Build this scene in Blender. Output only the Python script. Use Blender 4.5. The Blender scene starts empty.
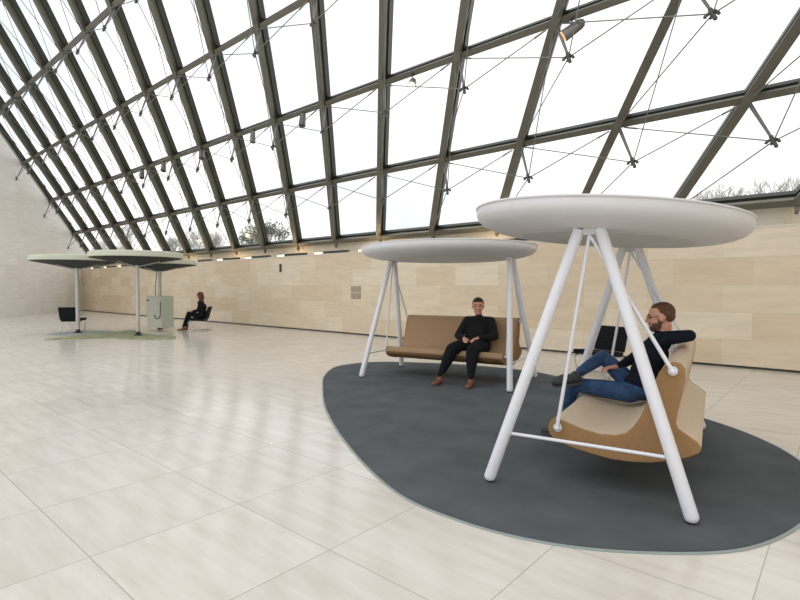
import bpy, bmesh, math, random
from mathutils import Vector, Matrix, Quaternion
random.seed(7)
C = bpy.context.scene.collection
PI = math.pi
V = Vector

# ------------------------------------------------------------------ materials
def mat(name, col, rough=.5, metal=0., noise=0., nscale=8., bump=0., bscale=60., spec=.5, sheen=0.):
    m = bpy.data.materials.new(name); m.use_nodes = True
    nt = m.node_tree; b = nt.nodes['Principled BSDF']
    b.inputs['Base Color'].default_value = (*col, 1); b.inputs['Roughness'].default_value = rough
    b.inputs['Metallic'].default_value = metal; b.inputs['Specular IOR Level'].default_value = spec
    if sheen: b.inputs['Sheen Weight'].default_value = sheen
    tc = nt.nodes.new('ShaderNodeTexCoord')
    if noise:
        n = nt.nodes.new('ShaderNodeTexNoise'); n.inputs['Scale'].default_value = nscale; n.inputs['Detail'].default_value = 6
        nt.links.new(tc.outputs['Object'], n.inputs['Vector'])
        mr = nt.nodes.new('ShaderNodeMapRange'); mr.inputs['From Min'].default_value = .3; mr.inputs['From Max'].default_value = .7
        mr.inputs['To Min'].default_value = 1-noise; mr.inputs['To Max'].default_value = 1+noise
        nt.links.new(n.outputs['Fac'], mr.inputs['Value'])
        vm = nt.nodes.new('ShaderNodeVectorMath'); vm.operation = 'SCALE'; vm.inputs[0].default_value = col
        nt.links.new(mr.outputs[0], vm.inputs['Scale']); nt.links.new(vm.outputs[0], b.inputs['Base Color'])
    if bump:
        n2 = nt.nodes.new('ShaderNodeTexNoise'); n2.inputs['Scale'].default_value = bscale
        nt.links.new(tc.outputs['Object'], n2.inputs['Vector'])
        bp = nt.nodes.new('ShaderNodeBump'); bp.inputs['Strength'].default_value = bump; bp.inputs['Distance'].default_value = .01
        nt.links.new(n2.outputs['Fac'], bp.inputs['Height']); nt.links.new(bp.outputs[0], b.inputs['Normal'])
    return m

def math_n(nt, op, a, b=None):
    n = nt.nodes.new('ShaderNodeMath'); n.operation = op
    for k, v in enumerate((a, b)):
        if v is None: continue
        if isinstance(v, (int, float)): n.inputs[k].default_value = v
        else: nt.links.new(v, n.inputs[k])
    return n.outputs[0]

def floor_mat():
    m = bpy.data.materials.new('cream_stone_tiles'); m.use_nodes = True
    nt = m.node_tree; b = nt.nodes['Principled BSDF']
    tc = nt.nodes.new('ShaderNodeTexCoord'); sp = nt.nodes.new('ShaderNodeSeparateXYZ')
    nt.links.new(tc.outputs['Object'], sp.inputs[0])
    u = math_n(nt, 'DIVIDE', math_n(nt, 'ADD', sp.outputs[0], 3.255+97.4), .974)
    v = math_n(nt, 'DIVIDE', math_n(nt, 'ADD', sp.outputs[1], -1.025+95.7), .957)
    js = []
    for w in (u, v):
        fr = math_n(nt, 'FRACT', w)
        d = math_n(nt, 'ABSOLUTE', math_n(nt, 'SUBTRACT', fr, .5))
        js.append(math_n(nt, 'GREATER_THAN', d, .4962))
    joint = math_n(nt, 'MAXIMUM', js[0], js[1])
    cell = nt.nodes.new('ShaderNodeCombineXYZ')
    nt.links.new(math_n(nt, 'FLOOR', u), cell.inputs[0]); nt.links.new(math_n(nt, 'FLOOR', v), cell.inputs[1])
    wn = nt.nodes.new('ShaderNodeTexWhiteNoise'); nt.links.new(cell.outputs[0], wn.inputs['Vector'])
    # veins, stretched, shifted per tile
    mp = nt.nodes.new('ShaderNodeMapping'); mp.inputs['Scale'].default_value = (1.2, 7, 1); mp.inputs['Rotation'].default_value = (0, 0, .9)
    ad = nt.nodes.new('ShaderNodeVectorMath'); ad.operation = 'MULTIPLY_ADD'
    nt.links.new(wn.outputs['Color'], ad.inputs[0]); ad.inputs[1].default_value = (9, 9, 9)
    nt.links.new(tc.outputs['Object'], ad.inputs[2]); nt.links.new(ad.outputs[0], mp.inputs['Vector'])
    n = nt.nodes.new('ShaderNodeTexNoise'); n.inputs['Scale'].default_value = 1.3; n.inputs['Detail'].default_value = 5; n.inputs['Roughness'].default_value = .55
    nt.links.new(mp.outputs[0], n.inputs['Vector'])
    cr = nt.nodes.new('ShaderNodeValToRGB')
    cr.color_ramp.elements[0].position = .3; cr.color_ramp.elements[0].color = FLOOR_A
    cr.color_ramp.elements[1].position = .62; cr.color_ramp.elements[1].color = FLOOR_B
    nt.links.new(n.outputs['Fac'], cr.inputs[0])
    mr = nt.nodes.new('ShaderNodeMapRange'); mr.inputs['To Min'].default_value = .965; mr.inputs['To Max'].default_value = 1.02
    nt.links.new(wn.outputs['Value'], mr.inputs['Value'])
    sc = nt.nodes.new('ShaderNodeVectorMath'); sc.operation = 'SCALE'
    nt.links.new(cr.outputs[0], sc.inputs[0]); nt.links.new(mr.outputs[0], sc.inputs['Scale'])
    mx = nt.nodes.new('ShaderNodeMix'); mx.data_type = 'RGBA'
    nt.links.new(joint, mx.inputs[0]); nt.links.new(sc.outputs[0], mx.inputs[6]); mx.inputs[7].default_value = (.42, .38, .33, 1)
    nt.links.new(mx.outputs[2], b.inputs['Base Color'])
    b.inputs['Roughness'].default_value = .24
    b.inputs['Specular IOR Level'].default_value = .42
    n3 = nt.nodes.new('ShaderNodeTexNoise'); n3.inputs['Scale'].default_value = 3
    nt.links.new(tc.outputs['Object'], n3.inputs['Vector'])
    rr = nt.nodes.new('ShaderNodeMapRange'); rr.inputs['To Min'].default_value = .13; rr.inputs['To Max'].default_value = .20
    nt.links.new(n3.outputs['Fac'], rr.inputs['Value']); nt.links.new(rr.outputs[0], b.inputs['Roughness'])
    return m
FLOOR_A = (.59, .535, .47, 1); FLOOR_B = (.675, .63, .57, 1)

def stone_mat(name, ca, cb, joint, along='X', row=.528, width=1.36):
    m = bpy.data.materials.new(name); m.use_nodes = True
    nt = m.node_tree; b = nt.nodes['Principled BSDF']
    tc = nt.nodes.new('ShaderNodeTexCoord'); sp = nt.nodes.new('ShaderNodeSeparateXYZ'); cb_ = nt.nodes.new('ShaderNodeCombineXYZ')
    nt.links.new(tc.outputs['Object'], sp.inputs[0])
    nt.links.new(sp.outputs[0], cb_.inputs[0]); nt.links.new(sp.outputs[2], cb_.inputs[1])
    br = nt.nodes.new('ShaderNodeTexBrick'); nt.links.new(cb_.outputs[0], br.inputs['Vector'])
    br.inputs['Scale'].default_value = 1; br.inputs['Brick Width'].default_value = width; br.inputs['Row Height'].default_value = row
    br.inputs['Mortar Size'].default_value = .003; br.inputs['Color1'].default_value = (*ca, 1); br.inputs['Color2'].default_value = (*cb, 1)
    br.inputs['Mortar'].default_value = (*joint, 1); br.offset = .37
    n = nt.nodes.new('ShaderNodeTexNoise'); n.inputs['Scale'].default_value = 1.4; n.inputs['Detail'].default_value = 8; n.inputs['Roughness'].default_value = .7
    mp = nt.nodes.new('ShaderNodeMapping'); mp.inputs['Scale'].default_value = (.8, .8, 5)
    nt.links.new(tc.outputs['Object'], mp.inputs[0]); nt.links.new(mp.outputs[0], n.inputs['Vector'])
    mr = nt.nodes.new('ShaderNodeMapRange'); mr.inputs['From Min'].default_value = .3; mr.inputs['From Max'].default_value = .7
    mr.inputs['To Min'].default_value = .88; mr.inputs['To Max'].default_value = 1.08
    nt.links.new(n.outputs['Fac'], mr.inputs['Value'])
    sc = nt.nodes.new('ShaderNodeVectorMath'); sc.operation = 'SCALE'
    nt.links.new(br.outputs['Color'], sc.inputs[0]); nt.links.new(mr.outputs[0], sc.inputs['Scale'])
    nt.links.new(sc.outputs[0], b.inputs['Base Color']); b.inputs['Roughness'].default_value = .55
    return m

M = dict(
    floor=floor_mat(),
    wall=stone_mat('tan_limestone', (.69, .56, .39), (.79, .69, .535), (.61, .50, .355)),
    wall_pale=stone_mat('pale_limestone', (.80, .76, .70), (.84, .81, .765), (.72, .68, .62), row=.9, width=1.5),
    ledge=mat('ledge_stone', (.66, .60, .49), .6, noise=.05),
    steel=mat('olive_grey_painted_steel', (.15, .14, .108), .42, .25, noise=.08, nscale=3),
    steel_dark=mat('dark_glazing_bar', (.04, .045, .036), .45, .1),
    cable=mat('grey_steel_cable', (.20, .20, .19), .4, .6),
    casting=mat('cast_steel', (.10, .10, .095), .45, .5, noise=.2, nscale=30),
    white=mat('white_powder_coat', (.73, .73, .765), .38, noise=.015, nscale=20),
    canopy=mat('white_felt_canopy', (.68, .67, .67), .7, noise=.02, nscale=4, bump=.08, bscale=200),
    canopy_under=mat('canopy_underside', (.60, .60, .58), .75, noise=.03, nscale=4),  # faint olive of floor-reflected light is put into this colour
    rug=mat('slate_grey_carpet', (.098, .107, .112), .95, noise=.16, nscale=2.2, bump=.5, bscale=420, spec=.15),
    rug_edge=mat('grey_green_rug_edge', (.30, .35, .33), .8),
    cream=mat('cream_woven_upholstery', (.60, .49, .365), .85, noise=.04, nscale=40, bump=.2, bscale=500, spec=.2),
    tan=mat('caramel_felt_panel', (.32, .185, .085), .85, noise=.05, nscale=30, bump=.2, bscale=400, spec=.2),
    brown=mat('brown_woven_upholstery', (.37, .245, .14), .85, noise=.05, nscale=40, bump=.2, bscale=500, spec=.2),
    black=mat('black_fabric', (.010, .011, .014), .85, noise=.1, nscale=60, spec=.2),
    black_plastic=mat('black_plastic', (.02, .02, .022), .45),
    chrome=mat('brushed_chrome', (.62, .62, .62), .25, 1.),
    sage=mat('sage_green_paint', (.56, .58, .47), .5, noise=.03),
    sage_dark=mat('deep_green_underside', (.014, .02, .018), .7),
    pole=mat('satin_grey_pole', (.50, .49, .45), .35, .4),
    moss=mat('olive_carpet', (.30, .31, .17), .95, noise=.35, nscale=5),
    moss_grey=mat('grey_blue_carpet', (.32, .35, .34), .95, noise=.3, nscale=5),
    skin=mat('skin', (.66, .33, .245), .5, noise=.05, nscale=30),
    skin_light=mat('fair_skin', (.60, .30, .20), .5, noise=.05, nscale=30),
    navy=mat('navy_shirt', (.006, .009, .018), .9, noise=.25, nscale=30, spec=.2),
    charcoal=mat('black_sweater', (.006, .0065, .0075), .85, noise=.5, nscale=45, bump=.5, bscale=120, spec=.3),
    trouser=mat('charcoal_trousers', (.007, .008, .011), .9, noise=.2, nscale=30, spec=.2),
    denim=mat('blue_denim', (.022, .062, .15), .85, noise=.35, nscale=16, bump=.3, bscale=300),
    shoe=mat('charcoal_shoe', (.028, .029, .03), .65), sole=mat('grey_rubber_sole', (.06, .06, .06), .7),
    boot=mat('tan_leather_boot', (.20, .07, .035), .45, noise=.15, nscale=20),
    hair=mat('short_brown_hair', (.10, .042, .02), .7, noise=.4, nscale=50, bump=.6, bscale=150),
    hair_dark=mat('dark_brown_hair', (.025, .015, .012), .6, noise=.4, nscale=50, bump=.6, bscale=150),
    hair_red=mat('auburn_hair', (.13, .022, .016), .5, noise=.4, nscale=40, bump=.6, bscale=120),
    eye=mat('eye_dark', (.02, .015, .01), .2), lips=mat('lips', (.42, .13, .10), .5), teeth=mat('teeth', (.75, .72, .66), .3),
    shirt=mat('white_shirt', (.7, .7, .7), .8),
    vent=mat('vent_grille_grey', (.42, .36, .27), .6),
    bark=mat('hazy_grey_bark', (.20, .17, .14), .9), bark_pale=mat('pale_hazy_twigs', (.52, .49, .47), .9),  # haze of distance painted into bark and twig colours
    leaf=mat('hazy_evergreen_needles', (.17, .21, .16), .9, noise=.3, nscale=2),  # needle green greyed to paint in the same haze
    grass=mat('winter_grass', (.20, .22, .13), .95, noise=.2),
)
def glass_mat():
    m = bpy.data.materials.new('roof_glass'); m.use_nodes = True; nt = m.node_tree
    nt.nodes.remove(nt.nodes['Principled BSDF']); out = nt.nodes['Material Output']
    t = nt.nodes.new('ShaderNodeBsdfTransparent'); t.inputs[0].default_value = (.97, .985, .98, 1)
    g = nt.nodes.new('ShaderNodeBsdfGlossy'); g.inputs['Roughness'].default_value = .03
    mx = nt.nodes.new('ShaderNodeMixShader'); mx.inputs[0].default_value = .05
    nt.links.new(t.outputs[0], mx.inputs[1]); nt.links.new(g.outputs[0], mx.inputs[2]); nt.links.new(mx.outputs[0], out.inputs[0])
    return m
M['glass'] = glass_mat()
def emit_mat(name, col, s):
    m = bpy.data.materials.new(name); m.use_nodes = True; b = m.node_tree.nodes['Principled BSDF']
    b.inputs['Base Color'].default_value = (*col, 1); b.inputs['Emission Color'].default_value = (*col, 1); b.inputs['Emission Strength'].default_value = s
    return m
M['warm'] = emit_mat('warm_lamp', (1, .80, .55), 1.6)
M['bulb'] = emit_mat('lit_lamp_lens', (1, .93, .8), 1.3)
M['amber'] = emit_mat('amber_lamp_lens', (1, .5, .25), .8)

# ------------------------------------------------------------------ mesh helpers
def basis(d):
    d = V(d).normalized(); up = V((0, 0, 1)) if abs(d.z) < .95 else V((1, 0, 0))
    x = d.cross(up).normalized(); y = x.cross(d).normalized()
    return x, y, d
def tube(bm, p0, p1, r0, r1=None, n=12, cap=True):
    r1 = r0 if r1 is None else r1; p0 = V(p0); p1 = V(p1); x, y, d = basis(p1-p0)
    A = [bm.verts.new(p0+(x*math.cos(2*PI*k/n)+y*math.sin(2*PI*k/n))*r0) for k in range(n)]
    B = [bm.verts.new(p1+(x*math.cos(2*PI*k/n)+y*math.sin(2*PI*k/n))*r1) for k in range(n)]
    for k in range(n): bm.faces.new((A[k], A[(k+1) % n], B[(k+1) % n], B[k]))
    if cap: bm.faces.new(A[::-1]); bm.faces.new(B)
def path(bm, pts, r, n=8):
    pts = [V(p) for p in pts]; rings = []
    x, y, _ = basis(pts[1]-pts[0])
    for k, p in enumerate(pts):
        d = (pts[min(k+1, len(pts)-1)]-pts[max(k-1, 0)]).normalized()
        x = (x-d*x.dot(d)).normalized(); y = d.cross(x).normalized()
        rings.append([bm.verts.new(p+(x*math.cos(2*PI*q/n)+y*math.sin(2*PI*q/n))*r) for q in range(n)])
    for a, b in zip(rings, rings[1:]):
        for q in range(n): bm.faces.new((a[q], a[(q+1) % n], b[(q+1) % n], b[q]))
    bm.faces.new(rings[0][::-1]); bm.faces.new(rings[-1])
def box(bm, c, s, rot=None, mi=0):
    c = V(c); vs = []
    for sx in (-1, 1):
        for sy in (-1, 1):
            for sz in (-1, 1):
                p = V((sx*s[0]/2, sy*s[1]/2, sz*s[2]/2)); p = rot @ p if rot else p
                vs.append(bm.verts.new(c+p))
    for f in ((0, 1, 3, 2), (4, 6, 7, 5), (0, 4, 5, 1), (2, 3, 7, 6), (0, 2, 6, 4), (1, 5, 7, 3)):
        bm.faces.new([vs[k] for k in f]).material_index = mi
def beam(bm, p0, p1, up, w, h0, h1, mi=0):
    """box beam from p0 to p1, width w, spanning h0..h1 along up"""
    p0 = V(p0); p1 = V(p1); d = (p1-p0).normalized(); s = d.cross(V(up)).normalized(); upn = s.cross(d).normalized()
    vs = [bm.verts.new(p+s*a*w/2+upn*h) for p in (p0, p1) for a in (-1, 1) for h in (h0, h1)]
    for f in ((0, 1, 3, 2), (4, 6, 7, 5), (0, 4, 5, 1), (2, 3, 7, 6), (0, 2, 6, 4), (1, 5, 7, 3)):
        bm.faces.new([vs[k] for k in f]).material_index = mi
def ell(bm, c, s, rot=None, sub=2):
    r = bmesh.ops.create_icosphere(bm, subdivisions=sub, radius=1)
    for v in r['verts']:
        p = V((v.co.x*s[0], v.co.y*s[1], v.co.z*s[2])); v.co = V(c)+(rot @ p if rot else p)
def ball(bm, c, r, sub=2): ell(bm, c, (r, r, r), None, sub)
def limb(bm, pr, n=14):
    for (p, r) in pr: ball(bm, p, r)
    for (a, ra), (b, rb) in zip(pr, pr[1:]): tube(bm, a, b, ra, rb, n)
def obj(name, bm, m, parent=None, smooth=True, bevel=0, seg=2, recalc=True):
    if recalc: bmesh.ops.recalc_face_normals(bm, faces=bm.faces)
    me = bpy.data.meshes.new(name); bm.to_mesh(me); bm.free()
    for x in (m if isinstance(m, (list, tuple)) else [m]): me.materials.append(x)
    if smooth:
        for p in me.polygons: p.use_smooth = True
    o = bpy.data.objects.new(name, me); C.objects.link(o)
    if parent: o.parent = parent
    if bevel:
        b = o.modifiers.new('bevel', 'BEVEL'); b.width = bevel; b.segments = seg; b.limit_method = 'ANGLE'; b.angle_limit = .7
    if smooth:
        try: me.set_sharp_from_angle(angle=.75)
        except Exception: pass
    return o
def blob(name, bm, m, parent=None, voxel=.007, smooth=4):
    """fuse overlapping closed volumes into one continuous skin"""
    o = obj(name, bm, m, None)
    r = o.modifiers.new('r', 'REMESH'); r.mode = 'VOXEL'; r.voxel_size = voxel; r.use_smooth_shade = True
    s = o.modifiers.new('s', 'SMOOTH'); s.iterations = smooth; s.factor = .5
    dg = bpy.context.evaluated_depsgraph_get(); dg.update()
    me = bpy.data.meshes.new_from_object(o.evaluated_get(dg))
    o.modifiers.clear(); old = o.data; o.data = me; bpy.data.meshes.remove(old)
    if not me.materials: me.materials.append(m)
    for p in me.polygons: p.use_smooth = True
    o.parent = parent
    return o
def empty(name, loc=(0, 0, 0), rz=0):
    o = bpy.data.objects.new(name, None); o.empty_display_size = .2; C.objects.link(o); o.location = loc; o.rotation_euler = (0, 0, rz); return o
def tag(o, label, cat, group=None, kind=None):
    o['label'] = label; o['category'] = cat
    if group: o['group'] = group
    if kind: o['kind'] = kind
    return o
def struct(name, bm, m, **k):
    o = obj(name, bm, m, **k); o['kind'] = 'structure'; return o
def copy_tree(o, parent=None):
    c = o.copy(); C.objects.link(c); c.parent = parent
    for ch in list(o.children): copy_tree(ch, c)
    return c

# ------------------------------------------------------------------ setting: floor and walls
WY = 11.66; WT = 2.64          # back wall face and height
bm = bmesh.new(); box(bm, (-12, 0, -.1), (64, 26, .2)); 
fl = struct('floor', bm, M['floor'], smooth=False)
for v in fl.data.vertices:                      # the floor reaches under the walls only
    if v.co.y > 12: v.co.y = 12.9
bm = bmesh.new(); box(bm, (-19, 12.28, WT/2+.02), (41, 1.24, WT-.04))
struct('wall_back', bm, M['wall'], smooth=False)
bm = bmesh.new(); box(bm, (-19, WY-.008, .012), (38, .016, .024)); struct('shadow_gap_back', bm, M['steel_dark'], smooth=False)  # dark strip painted in for the shadow gap at the wall foot
bm = bmesh.new(); box(bm, (-19, 12.3, WT+.02), (41, 1.3, .05)); struct('trim_1', bm, M['ledge'], smooth=False)
bm = bmesh.new(); box(bm, (-19, 12.95, 2.95), (41, .1, .62)); struct('trim_2', bm, M['ledge'], smooth=False)

# ------------------------------------------------------------------ the glass roof
AX = 2.225; G = V((1.607, -1.638, 1.657)); O = V((-16.36, 12.66, 3.274)); NR = V((0, .7071, .7071))
def node(i, j): return O+V((AX*i, 0, 0))+G*j
I0, I1, JT = -10, 7, 7
def wall_under(name, i, m, t, zoff):
    """end wall standing below a roof rafter, top edge following it"""
    a = node(i, -.65); b = node(i, JT); n = V((G.y, -G.x, 0)).normalized()*t
    bm = bmesh.new(); L = (V((b.x, b.y, 0))-V((a.x, a.y, 0))).length
    pts = [(0, 0), (L, 0), (L, b.z+zoff), (0, a.z+zoff)]
    for y in (0, t):
        pass
    f = [bm.verts.new((x, 0, z)) for x, z in pts]; g = [bm.verts.new((x, t, z)) for x, z in pts]
    bm.faces.new(f); bm.faces.new(g[::-1])
    for k in range(4): bm.faces.new((f[k], g[k], g[(k+1) % 4], f[(k+1) % 4]))
    o = struct(name, bm, m, smooth=False); o.location = (a.x, a.y, 0); o.rotation_euler = (0, 0, math.atan2(G.y, G.x)); return o
wall_under('wall_left', I0, M['wall_pale'], -.35, -.02)
wall_under('wall_right', I1, M['wall'], .35, -.02)
ordn = ['bottom', 'second', 'third', 'fourth', 'fifth', 'sixth', 'seventh', 'eighth']
W19 = ['first', 'second', 'third', 'fourth', 'fifth', 'sixth', 'seventh', 'eighth', 'ninth', 'tenth', 'eleventh', 'twelfth', 'thirteenth', 'fourteenth', 'fifteenth', 'sixteenth', 'seventeenth', 'eighteenth']
tn = 3
for i in range(I0, I1+1):
    bm = bmesh.new(); a = node(i, -.02); b = node(i, JT)
    beam(bm, a, b, NR, .17, -.17, -.12, 0)         # lower flange
    beam(bm, a, b, NR, .09, -.14, .02, 0)           # web
    beam(bm, a, b, NR, .17, .0, .19, 1)            # glazing bar
    p = node(i, 0); box(bm, p+V((0, .0, -.16)), (.09, .09, .20), None, 0); ball(bm, p+V((0, .0, -.27)), .055, 1)
    o = struct('trim_%d' % tn, bm, [M['steel'], M['steel_dark']], smooth=False); tn += 1
for j in range(0, JT+1):
    bm = bmesh.new(); a = node(I0, j); b = node(I1, j)
    k = 1.25 if j == 0 else 1
    beam(bm, a, b, NR, .13*k, -.12*k, -.07, 0)
    beam(bm, a, b, NR, .06, -.10, .08, 0)
    beam(bm, a, b, NR, .15*k, .02, .13, 1)
    o = struct('trim_%d' % tn, bm, [M['steel'], M['steel_dark']], smooth=False); tn += 1
bm = bmesh.new()
for i in range(I0, I1):
    for j in range(0, JT):
        q = [node(i, j), node(i+1, j), node(i+1, j+1), node(i, j+1)]
        bm.faces.new([bm.verts.new(p+NR*.10) for p in q])
struct('ceiling', bm, M['glass'], smooth=False)

SV = V((.428, -.436, -.987))*.97
def make_strut():
    t = empty('roof_strut')
    e = SV; x, y, d = basis(e)
    bm = bmesh.new(); tube(bm, V((0, 0, -.1)), e*.93, .038, .022, 10); obj('post', bm, M['cable'], t)
    bm = bmesh.new(); tube(bm, e*.9, e*1.09, .035, .03, 10); ball(bm, e*1.1, .036, 1)
    for s in (-1, 1):                            # curved horns that hold the cable ends
        pts = [e*.97+V((s*(.01+.085*math.sin(q*PI/8)), 0, -.055*(1-math.cos(q*PI/8)))) for q in range(5)]
        path(bm, pts, .027, 6)
        pts = [e*.99+G.normalized()*s*(.01+.05*math.sin(q*PI/8))+d*.03*(1-math.cos(q*PI/8)) for q in range(5)]
        path(bm, pts, .024, 6)
    obj('cast_fitting', bm, M['casting'], t)
    for c in (V((AX, 0, 0)), V((-AX, 0, 0)), G, -G):
        bm = bmesh.new(); end = c-NR*.16; dd = (end-e).normalized()
        tube(bm, e+dd*.05, end-dd*.22, .011, .011, 6); tube(bm, end-dd*.42, end-dd*.16, .02, .016, 6)
        obj('tension_cable', bm, M['cable'], t)
    return t
S0 = None
for i in range(I0, I1+1):
    for j in range(1, JT):
        if j > 3.25-.275*i+.9 or i > 6 and j > 0: continue
        if i == 6 and j > 2: continue
        if S0 is None: S0 = o = make_strut()
        else: o = copy_tree(S0)
        o.location = node(i, j)
        rf = 'rafter against the left wall' if i == I0 else '%s rafter from the left wall' % W19[i-I0]
        tag(o, 'cable-stayed roof strut, %s beam up, %s' % (W19[j-1], rf), 'roof strut', 'struts hung under the glass roof')

# spotlights clamped to the roof beams
def spot(name, P, L, lens, dirv, r=.06, ln=.2):
    t = empty(name, P); d = V(dirv).normalized()
    bm = bmesh.new(); tube(bm, (0, 0, .0), (0, 0, -.16), .014, .014, 8); box(bm, (0, 0, .0), (.06, .06, .04)); obj('bracket', bm, M['steel_dark'], t)
    bm = bmesh.new(); c = V((0, 0, -.2)); tube(bm, c-d*ln/2, c+d*ln/2, r*.85, r, 16); ball(bm, c-d*ln/2, r*.8, 2); obj('lamp_housing', bm, M['cable'], t)
    bm = bmesh.new(); tube(bm, c+d*(ln/2-.005), c+d*(ln/2+.012), r*.86, r*.86, 16); obj('lens', bm, lens or M['steel_dark'], t)
    tag(t, L, 'spotlight'); return t
spot('roof_spotlight', node(4.15, 2)+V((0, -.1, -.13)), 'cylindrical spotlight with glowing amber lens, top right under the glass roof', M['amber'], (-.9, -.3, -.55), .11, .34)
spot('roof_spotlight', node(2.44, 2)+V((0, -.1, -.12)), 'small lit round spotlight hanging from the roof beam above the middle swing', M['bulb'], (.2, -.6, -.8), .10, .16)
spot('roof_spotlight', node(.62, 2)+V((0, -.1, -.12)), 'grey cylindrical spotlight hanging left of the roof centre on the second beam up', None, (.1, -.2, -.95), .10, .34)
spot('roof_spotlight', node(-.5, 2)+V((0, -.1, -.12)), 'grey cylindrical spotlight, next one left of the roof-centre spotlight on the second beam', None, (.1, -.1, -.95), .09, .34)
spot('roof_spotlight', node(-1.95, 2)+V((0, -.1, -.12)), 'grey spotlight on the second roof beam, third to last towards the left wall', None, (.3, -.2, -.9), .10, .34)
spot('roof_spotlight', node(-3.3, 2)+V((0, -.1, -.12)), 'grey spotlight on the second roof beam, next to last towards the left wall', None, (.3, -.2, -.9), .10, .34)
spot('roof_spotlight', node(-4.2, 2)+V((0, -.1, -.12)), 'grey spotlight on the second roof beam, nearest of them to the left wall', None, (.3, -.2, -.9), .10, .34)

# warm cove lights on the ledge above the back wall, one per bay
def cove():
    t = empty('cove_light')
    bm = bmesh.new(); box(bm, (0, 0, .05), (1.25, .09, .10)); obj('housing', bm, M['steel_dark'], t, smooth=False, bevel=.008)
    bm = bmesh.new(); box(bm, (-1.0, .05, .04), (.34, .06, .07)); obj('lamp', bm, M['warm'], t, smooth=False, bevel=.008)
    return t
CV = None
names = ['', '']
for i in range(-9, 5):
    if CV is None: CV = o = cove()
    else: o = copy_tree(CV)
    o.location = (O.x+AX*i+.9, 11.86, WT+.045)
    tag(o, 'warm-tipped dark bar light on the wall ledge, %s from the left' % W19[i+9], 'light', 'cove lights along the wall top')
    if i % 2 == 0:
        l = bpy.data.lights.new('cove_glow', 'POINT'); l.energy = 8; l.color = (1, .75, .45); l.shadow_soft_size = .1
        lo = bpy.data.objects.new('cove_glow', l); C.objects.link(lo); lo.parent = o; lo.location = (-1.0, .3, .12)

# wall vent
t = empty('wall_vent', (-12.06, WY, 1.36))
for r in range(2):
    for c in range(2):
        bm = bmesh.new(); cx = -.12+.24*c; cz = .11-.22*r
        box(bm, (cx, -.008, cz), (.2, .016, .19))
        for k in range(5): box(bm, (cx, -.02, cz-.07+.035*k), (.19, .012, .012))
        obj('grille', bm, M['vent'], t, smooth=False)
tag(t, 'pale square grille of four slatted panels set in the tan stone back wall', 'vent')
t = empty('wall_sensor', (-16.1, WY, 2.25)); bm = bmesh.new(); box(bm, (0, -.03, 0), (.07, .06, .3)); obj('casing', bm, M['steel_dark'], t, smooth=False, bevel=.01)
bm = bmesh.new(); tube(bm, (0, -.06, .08), (0, -.075, .08), .02, .02, 12); obj('sensor_eye', bm, M['black_plastic'], t)
tag(t, 'small dark upright sensor box high on the tan back wall left of the vent', 'sensor')

# ------------------------------------------------------------------ rugs
def catmull(P, n=8):
    out = []
    for k in range(len(P)):
        p0, p1, p2, p3 = (V(P[(k+q-1) % len(P)]) for q in range(4))
        for s in range(n):
            t = s/n; out.append(.5*((2*p1)+(p2-p0)*t+(2*p0-5*p1+4*p2-p3)*t*t+(3*p1-p0-3*p2+p3)*t**3))
    return out
def flat(bm, pts, z0, z1, mi=0):
    a = [bm.verts.new((p[0], p[1], z0)) for p in pts]; b = [bm.verts.new((p[0], p[1], z1)) for p in pts]
    bm.faces.new(a[::-1]).material_index = mi; bm.faces.new(b).material_index = mi
    n = len(pts)
    for k in range(n): bm.faces.new((a[k], a[(k+1) % n], b[(k+1) % n], b[k])).material_index = mi
RP = [(-5.94, 5.03), (-6.85, 5.85), (-7.45, 6.7), (-7.35, 7.5), (-6.7, 8.05), (-5.6, 8.5), (-4.4, 8.62), (-3.4, 8.25), (-2.3, 7.55), (-1.18, 6.82), (-.58, 6.24), (-.24, 5.6), (-.12, 4.9), (-.2, 4.2), (-.42, 3.6), (-.8, 3.2), (-1.3, 2.9), (-1.9, 2.78), (-2.6, 2.88), (-3.75, 3.46), (-4.94, 4.23)]
outline = catmull(RP)
cen = V((-3.4, 5.6))
bm = bmesh.new(); flat(bm, outline, .0, .008)
rg = obj('pebble_rug', bm, M['rug_edge'], smooth=False)
bm = bmesh.new(); flat(bm, [p+(cen-p).normalized()*.022 for p in outline], .008, .014)
obj('pile', bm, M['rug'], rg, smooth=False)
tag(rg, 'large slate grey pebble-shaped rug under the two white swings', 'rug')

# ------------------------------------------------------------------ canopy swing
PROF = [(-.300, .425), (-.292, .470), (-.262, .502), (-.215, .502), (-.12, .474), (-.03, .448), (.09, .430), (.19, .438), (.262, .465), (.312, .52), (.36, .60), (.40, .71), (.44, .83), (.475, .93), (.515, .985), (.565, 1.012), (.605, 1.003), (.632, .965), (.632, .89), (.612, .78), (.588, .66), (.578, .585), (.596, .548), (.66, .505), (.715, .468), (.737, .432), (.722, .40), (.66, .362), (.55, .318), (.43, .283), (.30, .266), (.17, .262), (.05, .275), (-.08, .295), (-.19, .322), (-.265, .355), (-.295, .39)]
def extrude_profile(bm, prof, y0, y1, inset=.0):
    n = len(prof); c = V((.25, .5))
    ys = [y0, y1]
    r0 = [bm.verts.new((x, y0, z)) for x, z in prof]; r1 = [bm.verts.new((x, y1, z)) for x, z in prof]
    for k in range(n): bm.faces.new((r0[k], r0[(k+1) % n], r1[(k+1) % n], r1[k]))
    bm.faces.new(r0[::-1]); bm.faces.new(r1)
def offset_prof(prof, d):
    out = []; n = len(prof)
    for k in range(n):
        a = V(prof[k-1]); b = V(prof[(k+1) % n]); t = (b-a).normalized(); nrm = V((t.y, -t.x))   # profile runs clockwise
        out.append(V(prof[k])+nrm*d)
    return [(p.x, p.y) for p in out]
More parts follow.
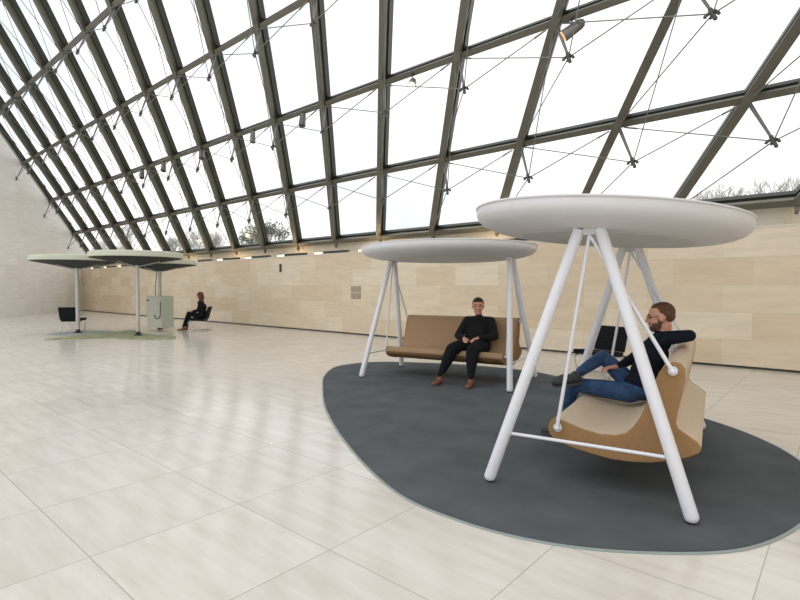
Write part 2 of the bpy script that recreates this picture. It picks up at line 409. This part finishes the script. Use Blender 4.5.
def canopy_bm(A, B, zr):
    bm = bmesh.new(); N = 96
    prof = [(0, -.01), (.90, -.002), (.97, .004), (.997, .006), (1.004, .0), (1.004, -.008), (.994, -.012), (.996, -.03), (.994, -.065), (.981, -.098), (.947, -.132), (.895, -.158), (.825, -.180), (.75, -.192), (.68, -.199), (.655, -.198)]
    rings = []
    for (f, dz) in prof:
        if f == 0: rings.append([bm.verts.new((0, 0, zr+dz))]); continue
        rings.append([bm.verts.new((B*f*math.cos(2*PI*k/N), A*f*math.sin(2*PI*k/N), zr+dz)) for k in range(N)])
    for a, b in zip(rings, rings[1:]):
        for k in range(N):
            if len(a) == 1: bm.faces.new((a[0], b[k], b[(k+1) % N]))
            else: bm.faces.new((a[k], a[(k+1) % N], b[(k+1) % N], b[k]))
    bm.faces.new(rings[-1])
    return bm
def make_swing(upholstery, zr=2.165, A=1.51, B=1.15, tilt=.075):
    t = empty('canopy_swing')
    cp = obj('canopy', canopy_bm(A, B, 0), M['canopy'], t); cp.location = (-.06, .03, zr); cp.rotation_euler.y = tilt
    bm = bmesh.new(); N = 96
    ring = [(B*.64*math.cos(2*PI*k/N), A*.64*math.sin(2*PI*k/N)) for k in range(N)]
    flat(bm, ring, -.202, -.190); obj('underside_panel', bm, M['canopy_under'], cp, smooth=False)
    zt = zr-.20
    for sy in (-1, 1):
        for sx in (-1, 1):
            bm = bmesh.new(); a = V((sx*.692, sy*1.284, .045)); b = V((sx*.075, sy*1.08, zt))
            tube(bm, a, b, .045, .042, 20); ball(bm, a, .045, 3)
            lg = obj('leg', bm, M['white'], t)
            bm = bmesh.new(); tube(bm, (sx*.692, sy*1.284, .012), (sx*.692, sy*1.284, .03), .036, .036, 16); obj('foot_pad', bm, M['black_plastic'], lg)
        k = .40/1.945; w = .692-.617*k; yy = sy*(1.284-.204*k)
        bm = bmesh.new(); tube(bm, (-w, yy, .395), (w, yy, .395), .013, .013, 10); obj('cross_bar', bm, M['white'], t)
        bm = bmesh.new(); box(bm, (0, sy*1.08, zt-.02), (.09, .06, .05)); obj('hanger_bracket', bm, M['canopy_under'], t, smooth=False, bevel=.006)
        for kx, kz in ((-.225, .445), (.560, .952)):
            bm = bmesh.new(); e = V((kx, sy*1.085, kz)); tube(bm, V((0, sy*1.08, zt-.04)), e, .0125, .0145, 12)
            rd = obj('suspension_rod', bm, M['white'], t)
            bm = bmesh.new(); tube(bm, V((kx, sy*1.052, kz)), V((kx, sy*1.072, kz)), .032, .032, 20); ball(bm, e, .022, 2); obj('pivot_knob', bm, M['white'], rd)
    bm = bmesh.new(); extrude_profile(bm, PROF, -1.035, 1.035)
    st = obj('bench', bm, upholstery, t)
    for sy in (-1, 1):
        bm = bmesh.new(); extrude_profile(bm, offset_prof(PROF, -.004), min(sy*1.05, sy*1.03), max(sy*1.05, sy*1.03))
        obj('side_panel', bm, M['tan'], st, bevel=.009, seg=3)
    # felt shell wrapped under the bench
    low = [p for p in PROF[26:]]+[PROF[0]]
    bm = bmesh.new(); out = offset_prof(PROF, .006)[26:]+[offset_prof(PROF, .006)[0]]
    a = [bm.verts.new((x, -1.045, z)) for x, z in out]; b = [bm.verts.new((x, 1.045, z)) for x, z in out]
    a2 = [bm.verts.new((x, -1.045, z)) for x, z in low]; b2 = [bm.verts.new((x, 1.045, z)) for x, z in low]
    for k in range(len(low)-1):
        bm.faces.new((a[k], a[k+1], b[k+1], b[k])); bm.faces.new((a2[k], b2[k], b2[k+1], a2[k+1]))
        bm.faces.new((a[k], a2[k], a2[k+1], a[k+1])); bm.faces.new((b[k], b[k+1], b2[k+1], b2[k]))
    bm.faces.new((a[0], b[0], b2[0], a2[0])); bm.faces.new((a[-1], a2[-1], b2[-1], b[-1]))
    obj('under_shell', bm, M['tan'], st)
    return t
C2 = V((-1.641, 4.881, .014)); A2 = math.radians(9.6)
C1 = V((-5.08, 7.06, .014)); A1 = math.radians(101.73)
s2 = make_swing(M['cream']); s2.location = C2; s2.rotation_euler.z = A2
tag(s2, 'white canopied swing bench with cream seat, nearest the viewer, seen from its end', 'swing', 'canopied swings on the rug')
s1 = make_swing(M['brown'], 2.19, tilt=.038); s1.location = C1; s1.rotation_euler.z = A1
tag(s1, 'white canopied swing bench with brown seat at the rug\'s far side, seen from the front', 'swing', 'canopied swings on the rug')

# ------------------------------------------------------------------ people
def frame(fwd, up=(0, 0, 1)):
    f = V(fwd).normalized(); u = V(up); s = u.cross(f).normalized(); u = f.cross(s).normalized()   # x = forward, y = left, z = up
    return Matrix((f, s, u)).transposed()
def hand(bm, wrist, d, n, thumb, s=1.0, curl=.5):
    """d finger direction, n palm normal (towards what it rests on), thumb = side vector"""
    d = V(d).normalized(); n = V(n); n = (n-d*n.dot(d)).normalized(); t = V(thumb); t = (t-d*t.dot(d)-n*t.dot(n)).normalized()
    w = V(wrist)
    limb(bm, [(w, .026*s), (w+d*.03*s, .027*s)])
    rot = Matrix((d, t, n)).transposed()
    ell(bm, w+d*.055*s, (.05*s, .042*s, .018*s), rot)
    for k, (off, ln) in enumerate(((.030, .072), (.010, .080), (-.011, .074), (-.030, .058))):
        b = w+d*.085*s+t*off*s; c = curl; p = b; pts = [(w+d*.05*s+t*off*.8*s, .0105*s), (b, .0100*s)]
        for q, fr in enumerate((.45, .32, .23)):
            ang = c*(q+.6); dr = (d*math.cos(ang)+n*math.sin(ang)+t*off*1.5).normalized()
            p = p+dr*ln*fr*s; pts.append((p, (.0092-.0007*q)*s))
        limb(bm, pts, 8)
    b = w+d*.025*s+t*.03*s; p1 = b+(t*.8+d*.6+n*.2).normalized()*.035*s; p2 = p1+(d*.9+t*.25+n*.35).normalized()*.030*s; p3 = p2+(d+n*.3).normalized()*.022*s
    limb(bm, [(w+d*.02*s, .017*s), (b, .0145*s), (p1, .0115*s), (p2, .0105*s), (p3, .009*s)], 8)
def head(bm, c, R, s=1.):
    """c = centre of the head, R columns forward/left/up"""
    def e(x, y, z, a, b, h): ell(bm, c+R @ V((x, y, z))*s, (a*s, b*s, h*s), R, 3)
    e(-.008, 0, .028, .098, .078, .092)       # skull
    e(.025, 0, -.035, .064, .058, .078)       # face
    e(.052, 0, -.088, .034, .034, .028)       # chin
    e(.010, 0, -.07, .055, .054, .045)        # jaw
    e(.072, 0, .028, .022, .052, .012)        # brow
    e(.066, .034, -.028, .022, .022, .022); e(.066, -.034, -.028, .022, .022, .022)   # cheeks
    e(.108, 0, -.022, .020, .015, .017); e(.096, 0, .000, .016, .010, .032)            # nose
    e(.083, 0, -.058, .012, .026, .012)       # mouth area
    for q in (-1, 1): e(-.002, q*.080, -.005, .020, .010, .031)                        # ears
def face_parts(root, c, R, s=1., smile=False):
    for q in (-1, 1):
        bm = bmesh.new(); ell(bm, c+R @ V((.080, q*.031, .004))*s, (.008*s, .013*s, .006*s), R, 2); obj('eye', bm, M['eye'], root)
        bm = bmesh.new(); limb(bm, [(c+R @ V((.093, q*.016, .026))*s, .004*s), (c+R @ V((.090, q*.034, .031))*s, .0045*s), (c+R @ V((.078, q*.050, .024))*s, .003*s)], 6); obj('eyebrow', bm, M['hair_dark'], root)
    bm = bmesh.new(); dz = .008 if smile else 0
    limb(bm, [(c+R @ V((.084, -.026, -.056+dz))*s, .004*s), (c+R @ V((.096, 0, -.060))*s, .0065*s), (c+R @ V((.084, .026, -.056+dz))*s, .004*s)], 8); mo = obj('mouth', bm, M['lips'], root)
    if smile:
        bm = bmesh.new(); ell(bm, c+R @ V((.096, 0, -.057))*s, (.008*s, .016*s, .0035*s), R, 2); obj('teeth', bm, M['teeth'], mo)
def person(label, base, ang, J, hd, scale, fat, skin, top, bottom, hairf, extras, hands, feet_fn, voxel=.007, sleeve=.93, lf=1.):
    """J joints in the frame of the seat; everything is built relative to base"""
    b = V((J['pelvis'][0], J['pelvis'][1], 0))
    Q = {k: V(v)-b for k, v in J.items()}
    R = frame(*hd['dir']); hc = V(hd['c'])-b
    nk = Q['neck']; bm = bmesh.new()
    head(bm, hc, R, scale)
    limb(bm, [(nk-V((0, 0, .04)), .06*fat), (hc+R @ V((-.03, 0, -.07))*scale, .052)])
    limb(bm, [(Q['pelvis'], .115*fat), (Q['chest'], .11*fat), (nk-V((0, 0, .07)), .07*fat)])
    limb(bm, [(Q['shL'], .048), (nk-V((0, 0, .05)), .05), (Q['shR'], .048)])
    for s in 'LR':
        limb(bm, [(Q['sh'+s], .045), (Q['el'+s], .036), (Q['wr'+s], .025)])
        limb(bm, [(Q['pelvis'], .09), (Q['hip'+s], .08), (Q['kn'+s], .05), (Q['an'+s], .035)])
        h = hands[s]; hand(bm, Q['wr'+s], h[0], h[1], h[2], 1.0, h[3])
    root = blob('person', bm, skin, None, voxel, 3)
    ca, sa = math.cos(ang), math.sin(ang)
    root.location = base+V((b.x*ca-b.y*sa, b.x*sa+b.y*ca, 0)); root.rotation_euler.z = ang
    face_parts(root, hc, R, scale, hd.get('smile'))
    tag(root, label, 'person')
    # top
    bm = bmesh.new()
    pc = Q['pelvis']; ch = Q['chest']; mid = (pc+ch)/2; up = (ch-pc).normalized()
    lat = (Q['shL']-Q['shR']).normalized(); dep = lat.cross(up).normalized(); RT = Matrix((dep, lat, up)).transposed()
    ell(bm, pc+up*.05, (.135*fat, .175*fat, .12), RT, 3); ell(bm, mid+up*.02, (.13*fat, .17*fat, .16), RT, 3); ell(bm, ch, (.125*fat, .175*fat, .16), RT, 3)
    ell(bm, nk-up*.08, (.10*fat, .15*fat, .08), RT, 3)
    limb(bm, [(Q['shL'], .066*fat), (nk-up*.06+lat*.04, .07), (nk-up*.06-lat*.04, .07), (Q['shR'], .066*fat)])
    limb(bm, [(nk-up*.07, .07), (nk-up*.015+(hc-nk)*.06, .068)])
    for s in 'LR':
        e = Q['el'+s]; w = e+(Q['wr'+s]-e)*sleeve
        sh = Q['sh'+s]; a = lat*(1 if s == 'L' else -1)
        limb(bm, [(sh, .066*fat), (sh+(e-sh)*.5, .059*fat), (e, .050*fat), (e+(w-e)*.55, .044*fat), (w, .036)])
    extras.get('top', lambda *a: None)(bm, Q, RT)
    blob(extras.get('top_name', 'sweater'), bm, top, root, voxel, 4)
    # trousers
    bm = bmesh.new()
    ell(bm, pc-up*.01, (.13*fat, .175*fat, .10), RT, 3)
    for s in 'LR':
        h, k, a = Q['hip'+s], Q['kn'+s], Q['an'+s]
        limb(bm, [(pc, .10*fat), (h, .094*fat*lf), (h+(k-h)*.5, .084*fat*lf), (k, .066*fat*lf), (k+(a-k)*.35, .062*fat*lf), (k+(a-k)*.98, .047)])
    blob(extras.get('bottom_name', 'trousers'), bm, bottom, root, voxel, 4)
    for s in 'LR': feet_fn(root, s, Q)
    hairf(root, hc, R, scale)
    if 'more' in extras: extras['more'](root, hc, R, scale, Q)
    return root
def shoe(root, heel, toe, up, name='shoe', m=None, ms=None, h=.07, shaft=None, shr=.05, r=.042, heelh=0):
    heel = V(heel); toe = V(toe); d = (toe-heel).normalized(); u = V(up); u = (u-d*u.dot(d)).normalized(); s = u.cross(d)
    L = (toe-heel).length; R = Matrix((d, s, u)).transposed(); bm = bmesh.new()
    ell(bm, heel+d*.05+u*h*.55, (.055, r*.85, h*.6), R, 3); ell(bm, heel+d*L*.5+u*h*.45, (L*.42, r*.9, h*.5), R, 3); ell(bm, heel+d*(L-.07)+u*h*.36, (.075, r, h*.42), R, 3)
    limb(bm, [(heel+d*.05+u*h*.6, .04), (heel+d*L*.5+u*h*.45, .036)])
    if shaft: limb(bm, [(heel+d*.06+u*h*.6, .045), (V(shaft), shr)])
    o = blob(name, bm, m, root, .006, 3)
    bm = bmesh.new()
    for q in range(2):
        z = u*(-.004+.018*q)
        pts = []
        for k in range(24):
            a = 2*PI*k/24; x = math.cos(a); y = math.sin(a); pts.append(bm.verts.new(heel+d*(L*.5+L*.51*x)+s*(y*(r*.92+.008*(x > 0)))+z))
        if q == 0: A = pts; bm.faces.new(A[::-1])
        else:
            bm.faces.new(pts)
            for k in range(24): bm.faces.new((A[k], A[(k+1) % 24], pts[(k+1) % 24], pts[k]))
    if heelh: box(bm, heel+d*.035-u*heelh*.5, (.06, .06, heelh), R)
    obj('sole', bm, ms, o)
# --- man on the near swing (frame of that swing: x right of the bench, y away from the viewer)
JM = dict(pelvis=(.20, .11, .59), chest=(.325, .10, .90), neck=(.405, .10, 1.105), shL=(.43, -.075, 1.085), shR=(.335, .27, 1.03), elL=(.625, -.13, 1.125), wrL=(.605, .11, 1.09),
          elR=(.13, .35, .84), wrR=(.015, .19, .765), hipL=(.15, .02, .565), hipR=(.15, .20, .60), knL=(-.345, .03, .59), anL=(-.53, .22, .135), knR=(-.135, .28, .845), anR=(-.285, -.02, .725))
def feet_m(root, s, Q):
    if s == 'L': shoe(root, Q['anL']+V((.06, .0, -.115)), Q['anL']+V((-.205, .045, -.125)), (0, 0, 1), 'shoe', M['shoe'], M['sole'], .075)
    else: shoe(root, Q['anR']+V((.035, -.055, -.085)), Q['anR']+V((-.24, -.085, -.14)), (-.10, -.35, .92), 'shoe', M['shoe'], M['sole'], .105, r=.055)
def hair_m(root, c, R, s):
    bm = bmesh.new()
    def e(x, y, z, a, b, h): ell(bm, c+R @ V((x, y, z))*s, (a*s, b*s, h*s), R, 3)
    e(-.024, 0, .040, .092, .080, .087); e(-.050, 0, .0, .062, .072, .050); e(.012, 0, .075, .055, .060, .046)
    blob('hair', bm, M['hair'], root, .006, 2)
    bm = bmesh.new()
    e(.062, 0, -.088, .036, .038, .032); e(.036, .044, -.066, .040, .016, .034); e(.036, -.044, -.066, .040, .016, .034); e(.010, .062, -.035, .016, .012, .035); e(.010, -.062, -.035, .016, .012, .035); e(.090, 0, -.044, .012, .026, .007)
    blob('beard', bm, M['hair'], root, .005, 2)
    bm = bmesh.new()
    for q in (-1, 1):
        ct = c+R @ V((.098, q*.032, .004))*s
        pts = [ct+R @ V((0, math.cos(k*PI/8)*.024, math.sin(k*PI/8)*.019))*s for k in range(17)]
        path(bm, pts, .0018, 6); path(bm, [c+R @ V((.098, q*.056, .010))*s, c+R @ V((.0, q*.084, .012))*s], .0018, 6)
    path(bm, [c+R @ V((.099, -.009, .008))*s, c+R @ V((.099, .009, .008))*s], .0018, 6)
    obj('glasses', bm, M['black_plastic'], root)
person('bearded person in navy top and blue jeans sitting cross-legged on the near swing', C2, A2, JM,
       dict(c=(.388, .09, 1.262), dir=((-1, -.12, -.12),)), 1.08, 1.0, M['skin_light'], M['navy'], M['denim'], hair_m, dict(top_name='shirt', bottom_name='jeans'),
       dict(L=((-.1, 1, -.1), (0, 0, -1), (-1, 0, 0), .45), R=((-.7, -.55, .0), (0, 0, -1), (-.5, .6, 0), .4)), feet_m)

# --- person on the far swing
JP = dict(pelvis=(.17, -.45, .60), chest=(.27, -.45, .84), neck=(.32, -.43, 1.03), shL=(.29, -.645, .95), shR=(.27, -.245, .95), elL=(.14, -.77, .72), wrL=(-.06, -.565, .70),
          elR=(.13, -.13, .71), wrR=(-.06, -.315, .69), hipL=(.13, -.56, .565), hipR=(.13, -.35, .565), knL=(-.35, -.575, .535), knR=(-.35, -.23, .535), anL=(-.58, -.635, .13), anR=(-.60, -.13, .13))
def feet_p(root, s, Q):
    a = Q['an'+s]; k = Q['kn'+s]; dy = -.02 if s == 'L' else .035
    shoe(root, a+V((.055, -dy*.2, -.115)), a+V((-.20, dy, -.13)), (0, 0, 1), 'ankle_boot', M['boot'], M['sole'], .08, shaft=a+(k-a)*.16, shr=.054, r=.045)
def hair_p(root, c, R, s):
    bm = bmesh.new()
    def e(x, y, z, a, b, h): ell(bm, c+R @ V((x, y, z))*s, (a*s, b*s, h*s), R, 3)
    e(-.020, 0, .040, .094, .083, .090); e(-.045, 0, -.005, .066, .076, .065); e(.025, 0, .078, .06, .062, .045)
    blob('hair', bm, M['hair_dark'], root, .006, 2)
person('smiling person in black sweater, dark trousers and brown ankle boots, seated on the far swing', C1, A1, JP,
       dict(c=(.285, -.425, 1.205), dir=((-.93, -.33, -.03),), smile=True), 1.2, 1.33, M['skin'], M['charcoal'], M['trouser'], hair_p, {},
       dict(L=((-.8, .6, -.15), (0, 0, -1), (-.5, .8, .2), .45), R=((-.8, -.5, -.15), (0, 0, -1), (-.5, -.8, .2), .45)), feet_p, lf=1.16)

# ------------------------------------------------------------------ lounge chairs with sled frames
def make_chair():
    t = empty('lounge_chair')       # faces -x
    bm = bmesh.new(); rot = Matrix.Rotation(math.radians(4), 3, 'Y'); box(bm, (-.02, 0, .40), (.56, .60, .07), rot)
    for k in range(6): box(bm, (-.25+.09*k, 0, .437-.0063*k), (.012, .6, .01), rot)
    obj('seat', bm, M['black'], t, bevel=.02, seg=3)
    rot = Matrix.Rotation(math.radians(16), 3, 'Y')
    bm = bmesh.new(); box(bm, (.33, 0, .63), (.06, .60, .44), rot)
    for k in range(7): box(bm, V((.33, 0, .63))+rot @ V((-.034, 0, -.18+.06*k)), (.012, .58, .022), rot)
    obj('backrest', bm, M['black'], t, bevel=.012, seg=2)
    for s in (-1, 1):
        y = s*.27
        bm = bmesh.new(); pts = [(.40, y, .85), (.27, y, .39), (-.26, y, .355), (-.30, y, .30), (-.22, y, .06), (-.19, y, .018), (.36, y, .018), (.38, y, .05), (.26, y, .36)]
        path(bm, pts, .012, 8); obj('frame_loop', bm, M['chrome'], t)
    bm = bmesh.new(); tube(bm, (.34, -.27, .018), (.34, .27, .018), .012, .012, 8); obj('cross_rail', bm, M['chrome'], t)
    return t
def facing(a): return math.radians(a)
CA = make_chair(); CA.location = (-20.45, 6.05, 0); CA.rotation_euler.z = math.radians(-42)
tag(CA, 'empty black lounge chair on chrome frame behind the leftmost parasol pole', 'chair', 'black lounge chairs')
CB = copy_tree(CA); CB.location = (-17.28, 9.0, 0); CB.rotation_euler.z = facing(52)
tag(CB, 'black lounge chair at far left with a red-haired woman sitting in it', 'chair', 'black lounge chairs')
CC = copy_tree(CA); CC.location = (-3.28, 9.05, 0); CC.rotation_euler.z = facing(41.09+30)
tag(CC, 'black ribbed lounge chair standing behind the near swing, mostly hidden by the man in jeans', 'chair', 'black lounge chairs')

# --- woman in the far chair
JW = dict(pelvis=(.10, 0, .52), chest=(.14, 0, .82), neck=(.08, 0, 1.05), shL=(.10, -.16, 1.0), shR=(.10, .16, 1.0), elL=(.02, -.2, .72), wrL=(-.18, -.08, .68),
          elR=(.02, .2, .72), wrR=(-.18, .06, .70), hipL=(.06, -.09, .50), hipR=(.06, .09, .50), knL=(-.31, -.06, .62), knR=(-.30, .07, .62), anL=(-.50, -.04, .14), anR=(-.42, .10, .14))
def feet_w(root, s, Q):
    a = Q['an'+s]; k = Q['kn'+s]
    shoe(root, a+V((.05, 0, -.115)), a+V((-.19, 0, -.12)), (0, 0, 1), 'boot', M['boot'], M['sole'], .07, shaft=a+(k-a)*.15, shr=.045, r=.04)
def hair_w(root, c, R, s):
    bm = bmesh.new()
    def e(x, y, z, a, b, h): ell(bm, c+R @ V((x, y, z))*s, (a*s, b*s, h*s), R, 3)
    e(-.015, 0, .035, .105, .090, .095); e(-.06, 0, -.06, .07, .09, .14); e(.0, .075, -.08, .05, .03, .13); e(.0, -.075, -.08, .05, .03, .13); e(-.02, 0, -.19, .08, .11, .08)
    blob('hair', bm, M['hair_red'], root, .01, 3)
def more_w(root, c, R, s, Q):
    bm = bmesh.new(); ell(bm, V((-.06, .02, .78)), (.08, .135, .17), None, 3); blob('white_shirt', bm, M['shirt'], root, .012, 2)
person('person with long red hair, dark jacket and white shirt seated in a far-left chair', V((-17.28, 9.0, 0)), facing(52), JW,
       dict(c=(.055, 0, 1.24), dir=((-1, -.15, -.08),)), 1.05, 1.08, M['skin_light'], M['charcoal'], M['trouser'], hair_w, dict(top_name='jacket', more=more_w),
       dict(L=((-1, .2, 0), (0, 0, -1), (0, 1, 0), .4), R=((-1, -.2, 0), (0, 0, -1), (0, -1, 0), .4)), feet_w, voxel=.010)

# ------------------------------------------------------------------ sage parasols at the far left
def parasol(loc, R, zt, label, cabinet=False):
    t = empty('disc_parasol', loc)
    N = 64
    def ring(bm, r, z, sq=1): return [bm.verts.new((r*math.cos(2*PI*k/N), r*math.sin(2*PI*k/N), z)) for k in range(N)]
    bm = bmesh.new(); rs = [ring(bm, R*.2, zt-.01), ring(bm, R*.97, zt), ring(bm, R, zt-.03), ring(bm, R, zt-.16), ring(bm, R*.985, zt-.175)]
    for a, b in zip(rs, rs[1:]):
        for k in range(N): bm.faces.new((a[k], a[(k+1) % N], b[(k+1) % N], b[k]))
    bm.faces.new(rs[0]); bm.faces.new(rs[-1]); cp = obj('canopy', bm, M['sage'], t)
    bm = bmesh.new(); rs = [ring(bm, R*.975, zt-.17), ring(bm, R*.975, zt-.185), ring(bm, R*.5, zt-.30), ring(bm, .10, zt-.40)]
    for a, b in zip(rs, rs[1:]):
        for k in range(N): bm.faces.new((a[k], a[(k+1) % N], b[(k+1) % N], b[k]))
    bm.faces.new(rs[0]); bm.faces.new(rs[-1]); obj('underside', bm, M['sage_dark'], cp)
    for k in range(4):
        a = k*PI/2+.5; bm = bmesh.new(); tube(bm, (math.cos(a)*.09, math.sin(a)*.09, zt-.435), (math.cos(a)*R*.6, math.sin(a)*R*.6, zt-.30), .014, .014, 8); obj('rib', bm, M['pole'], cp)
    z0 = 1.22 if cabinet else .10
    bm = bmesh.new(); tube(bm, (0, 0, z0), (0, 0, zt-.38), .06, .06, 20); obj('pole', bm, M['pole'], t)
    if not cabinet:
        bm = bmesh.new(); tube(bm, (0, 0, .004), (0, 0, .03), .12, .12, 24); tube(bm, (0, 0, .03), (0, 0, .12), .072, .068, 20); obj('pole_base', bm, M['black_plastic'], t)
    else:
        bm = bmesh.new(); box(bm, (0, 0, .65), (.84, .52, 1.14)); cb = obj('cabinet', bm, M['sage'], t, smooth=False, bevel=.025, seg=3); cb.rotation_euler.z = math.radians(41-28)
        bm = bmesh.new(); tube(bm, (0, 0, .01), (0, 0, .08), .09, .09, 16); obj('cabinet_foot', bm, M['black_plastic'], cb)
        bm = bmesh.new(); box(bm, (-.30, -.265, 1.06), (.12, .012, .045)); obj('grip', bm, M['black_plastic'], cb, smooth=False)
        bm = bmesh.new(); pts = [(.06, -.28, .55)]+[(.22+.17*math.cos(a), -.28, .62+.22*math.sin(a)) for a in [PI*1.2+q*PI*.11 for q in range(8)]]+[(.39, -.28, 1.0)]
        path(bm, pts, .014, 8); obj('hose', bm, M['casting'], cb)
        bm = bmesh.new(); pts = [(-.10, -.07, zt-.45), (-.08, -.08, 1.9), (-.14, -.09, 1.6), (-.12, -.1, 1.24)]
        path(bm, pts, .014, 8); obj('power_cable', bm, M['casting'], t)
    tag(t, label, 'parasol', 'sage disc parasols at the far left'); return t
parasol((-19.44, 5.88, .004), 1.34, 2.56, 'sage green disc parasol on a grey pole, leftmost of three, empty black chair behind it')
parasol((-16.83, 6.76, .02), 1.34, 2.60, 'sage green disc parasol on a bare grey pole, middle and nearest of three')
parasol((-18.85, 8.35, .0), 1.27, 2.52, 'sage green disc parasol rising from a boxy cabinet, rearmost of three', True)
def organic(name, P, m, label, z, h=.012):
    bm = bmesh.new(); flat(bm, catmull(P, 6), z, z+h); o = obj(name, bm, m, smooth=False); tag(o, label, 'rug'); return o
organic('organic_rug', [(-17.6, 4.47), (-17.1, 5.25), (-16.75, 5.95), (-15.95, 6.12), (-15.1, 7.03), (-16.0, 7.46), (-17.0, 7.2), (-17.9, 7.3), (-19.1, 7.4), (-18.6, 6.5), (-18.35, 5.7), (-18.0, 4.95)], M['moss'], 'irregular olive green mat on the floor under the sage parasols', .0, .02)
organic('organic_rug', [(-19.9, 5.2), (-18.95, 5.1), (-18.75, 5.9), (-19.0, 6.7), (-19.8, 6.9), (-20.2, 6.1)], M['moss_grey'], 'small blue-grey mat around the foot of the leftmost parasol', .0, .004)

# ------------------------------------------------------------------ outside
bm = bmesh.new(); box(bm, (-20, 75, -.6), (260, 120, .2)); struct('ground', bm, M['grass'], smooth=False)
def bare_tree(loc, h, seed, label, m, levels=6, spread=.55, leaf=None, r0=None):
    rnd = random.Random(seed); bm = bmesh.new(); tips = []
    def grow(p, d, L, r, lv):
        q = p+d*L; tube(bm, p, q, r, r*.7, 5 if lv > 2 else 3, False)
        if lv == 0: tips.append(q); return
        for _ in range(3 if lv > 1 else 3):
            nd = (d+V((rnd.uniform(-1, 1), rnd.uniform(-1, 1), rnd.uniform(-.45, .8)))*spread).normalized()
            grow(q if rnd.random() < .7 else p+d*L*.7, nd, L*rnd.uniform(.62, .82), r*.62, lv-1)
    grow(V((0, 0, 0)), V((0, 0, 1)), h*.30, r0 or h*.022, levels)
    o = obj('evergreen_tree' if leaf else 'bare_tree', bm, m, smooth=False, recalc=False)
    if leaf:
        bm = bmesh.new()
        for q in tips:
            for _ in range(5):
                c = q+V((rnd.gauss(0, .3), rnd.gauss(0, .3), rnd.gauss(0, .3))); a = V((rnd.gauss(0, 1), rnd.gauss(0, 1), rnd.gauss(0, 1))).normalized()*.14; b = a.cross(V((rnd.gauss(0, 1), rnd.gauss(0, 1), 1))).normalized()*.09
                bm.faces.new([bm.verts.new(c+a), bm.verts.new(c+b), bm.verts.new(c-a), bm.verts.new(c-b)])
        obj('needles', bm, leaf, o, smooth=False, recalc=False)
    o.location = loc; tag(o, label, 'tree', 'trees outside behind the glass'); return o
bare_tree((-50.3, 36, -.5), 10.5, 3, 'hazy evergreen tree outside, behind the glass left of the roof centre', M['bark'], 5, .6, M['leaf'])
bare_tree((-44.6, 36, -.5), 7.2, 8, 'small green treetop outside just above the roof base beam, right of the evergreen', M['bark'], 4, .6, M['leaf'])
for x, y, h, sd, L in ((-59, 38, 10.5, 25, 'pale bare tree outside the glass, just left of the hazy evergreen'), (-67, 36, 11, 5, 'hazy bare tree outside the glass, above the red-haired person'),
                       (-77, 36, 11, 12, 'hazy bare tree outside the glass, above the cabinet'), (-89, 35, 11.5, 15, 'hazy bare tree outside the glass, farthest left, above the parasols')):
    bare_tree((x, y, -.5), h, sd, L, M['bark_pale'], 7, .6)
bare_tree((-5.2, 31, -.5), 8.3, 21, 'leafless tree outside, its twigs just above the roof base beam at far right', M['bark_pale'], 7, .65)
bare_tree((-2.9, 38, -.5), 9.0, 31, 'smaller leafless tree outside at far right, right of the other leafless tree', M['bark_pale'], 6, .65)

# ------------------------------------------------------------------ sky and daylight
w = bpy.data.worlds.new('overcast_sky'); bpy.context.scene.world = w; w.use_nodes = True; nt = w.node_tree
bg = nt.nodes['Background']; tc = nt.nodes.new('ShaderNodeTexCoord')
n = nt.nodes.new('ShaderNodeTexNoise'); n.inputs['Scale'].default_value = 1.6; n.inputs['Detail'].default_value = 3
nt.links.new(tc.outputs['Generated'], n.inputs['Vector'])
cr = nt.nodes.new('ShaderNodeValToRGB')
cr.color_ramp.elements[0].position = .38; cr.color_ramp.elements[0].color = (.66, .72, .79, 1)
cr.color_ramp.elements[1].position = .56; cr.color_ramp.elements[1].color = (1.0, .985, .965, 1)
nt.links.new(n.outputs['Fac'], cr.inputs[0]); nt.links.new(cr.outputs[0], bg.inputs['Color'])
bg.inputs['Strength'].default_value = 1.05
sn = bpy.data.lights.new('soft_daylight', 'SUN'); sn.energy = .5; sn.angle = math.radians(60); sn.color = (1, .97, .93)
so = bpy.data.objects.new('soft_daylight', sn); C.objects.link(so); so.rotation_euler = V((.25, .25, -1)).to_track_quat('-Z', 'Y').to_euler()

# ------------------------------------------------------------------ camera
cam = bpy.data.cameras.new('camera'); co = bpy.data.objects.new('camera', cam); C.objects.link(co)
co.location = (0, 0, 1.55); co.rotation_euler = (math.radians(90-1.479), 0, math.radians(41.09))
cam.sensor_width = 36; cam.lens = 514.7/800*36; cam.clip_end = 500
sc = bpy.context.scene; sc.camera = co
sc.view_settings.view_transform = 'Standard'; sc.view_settings.look = 'None'; sc.view_settings.gamma = 1; sc.view_settings.use_curve_mapping = False
sc.view_settings.exposure = .46
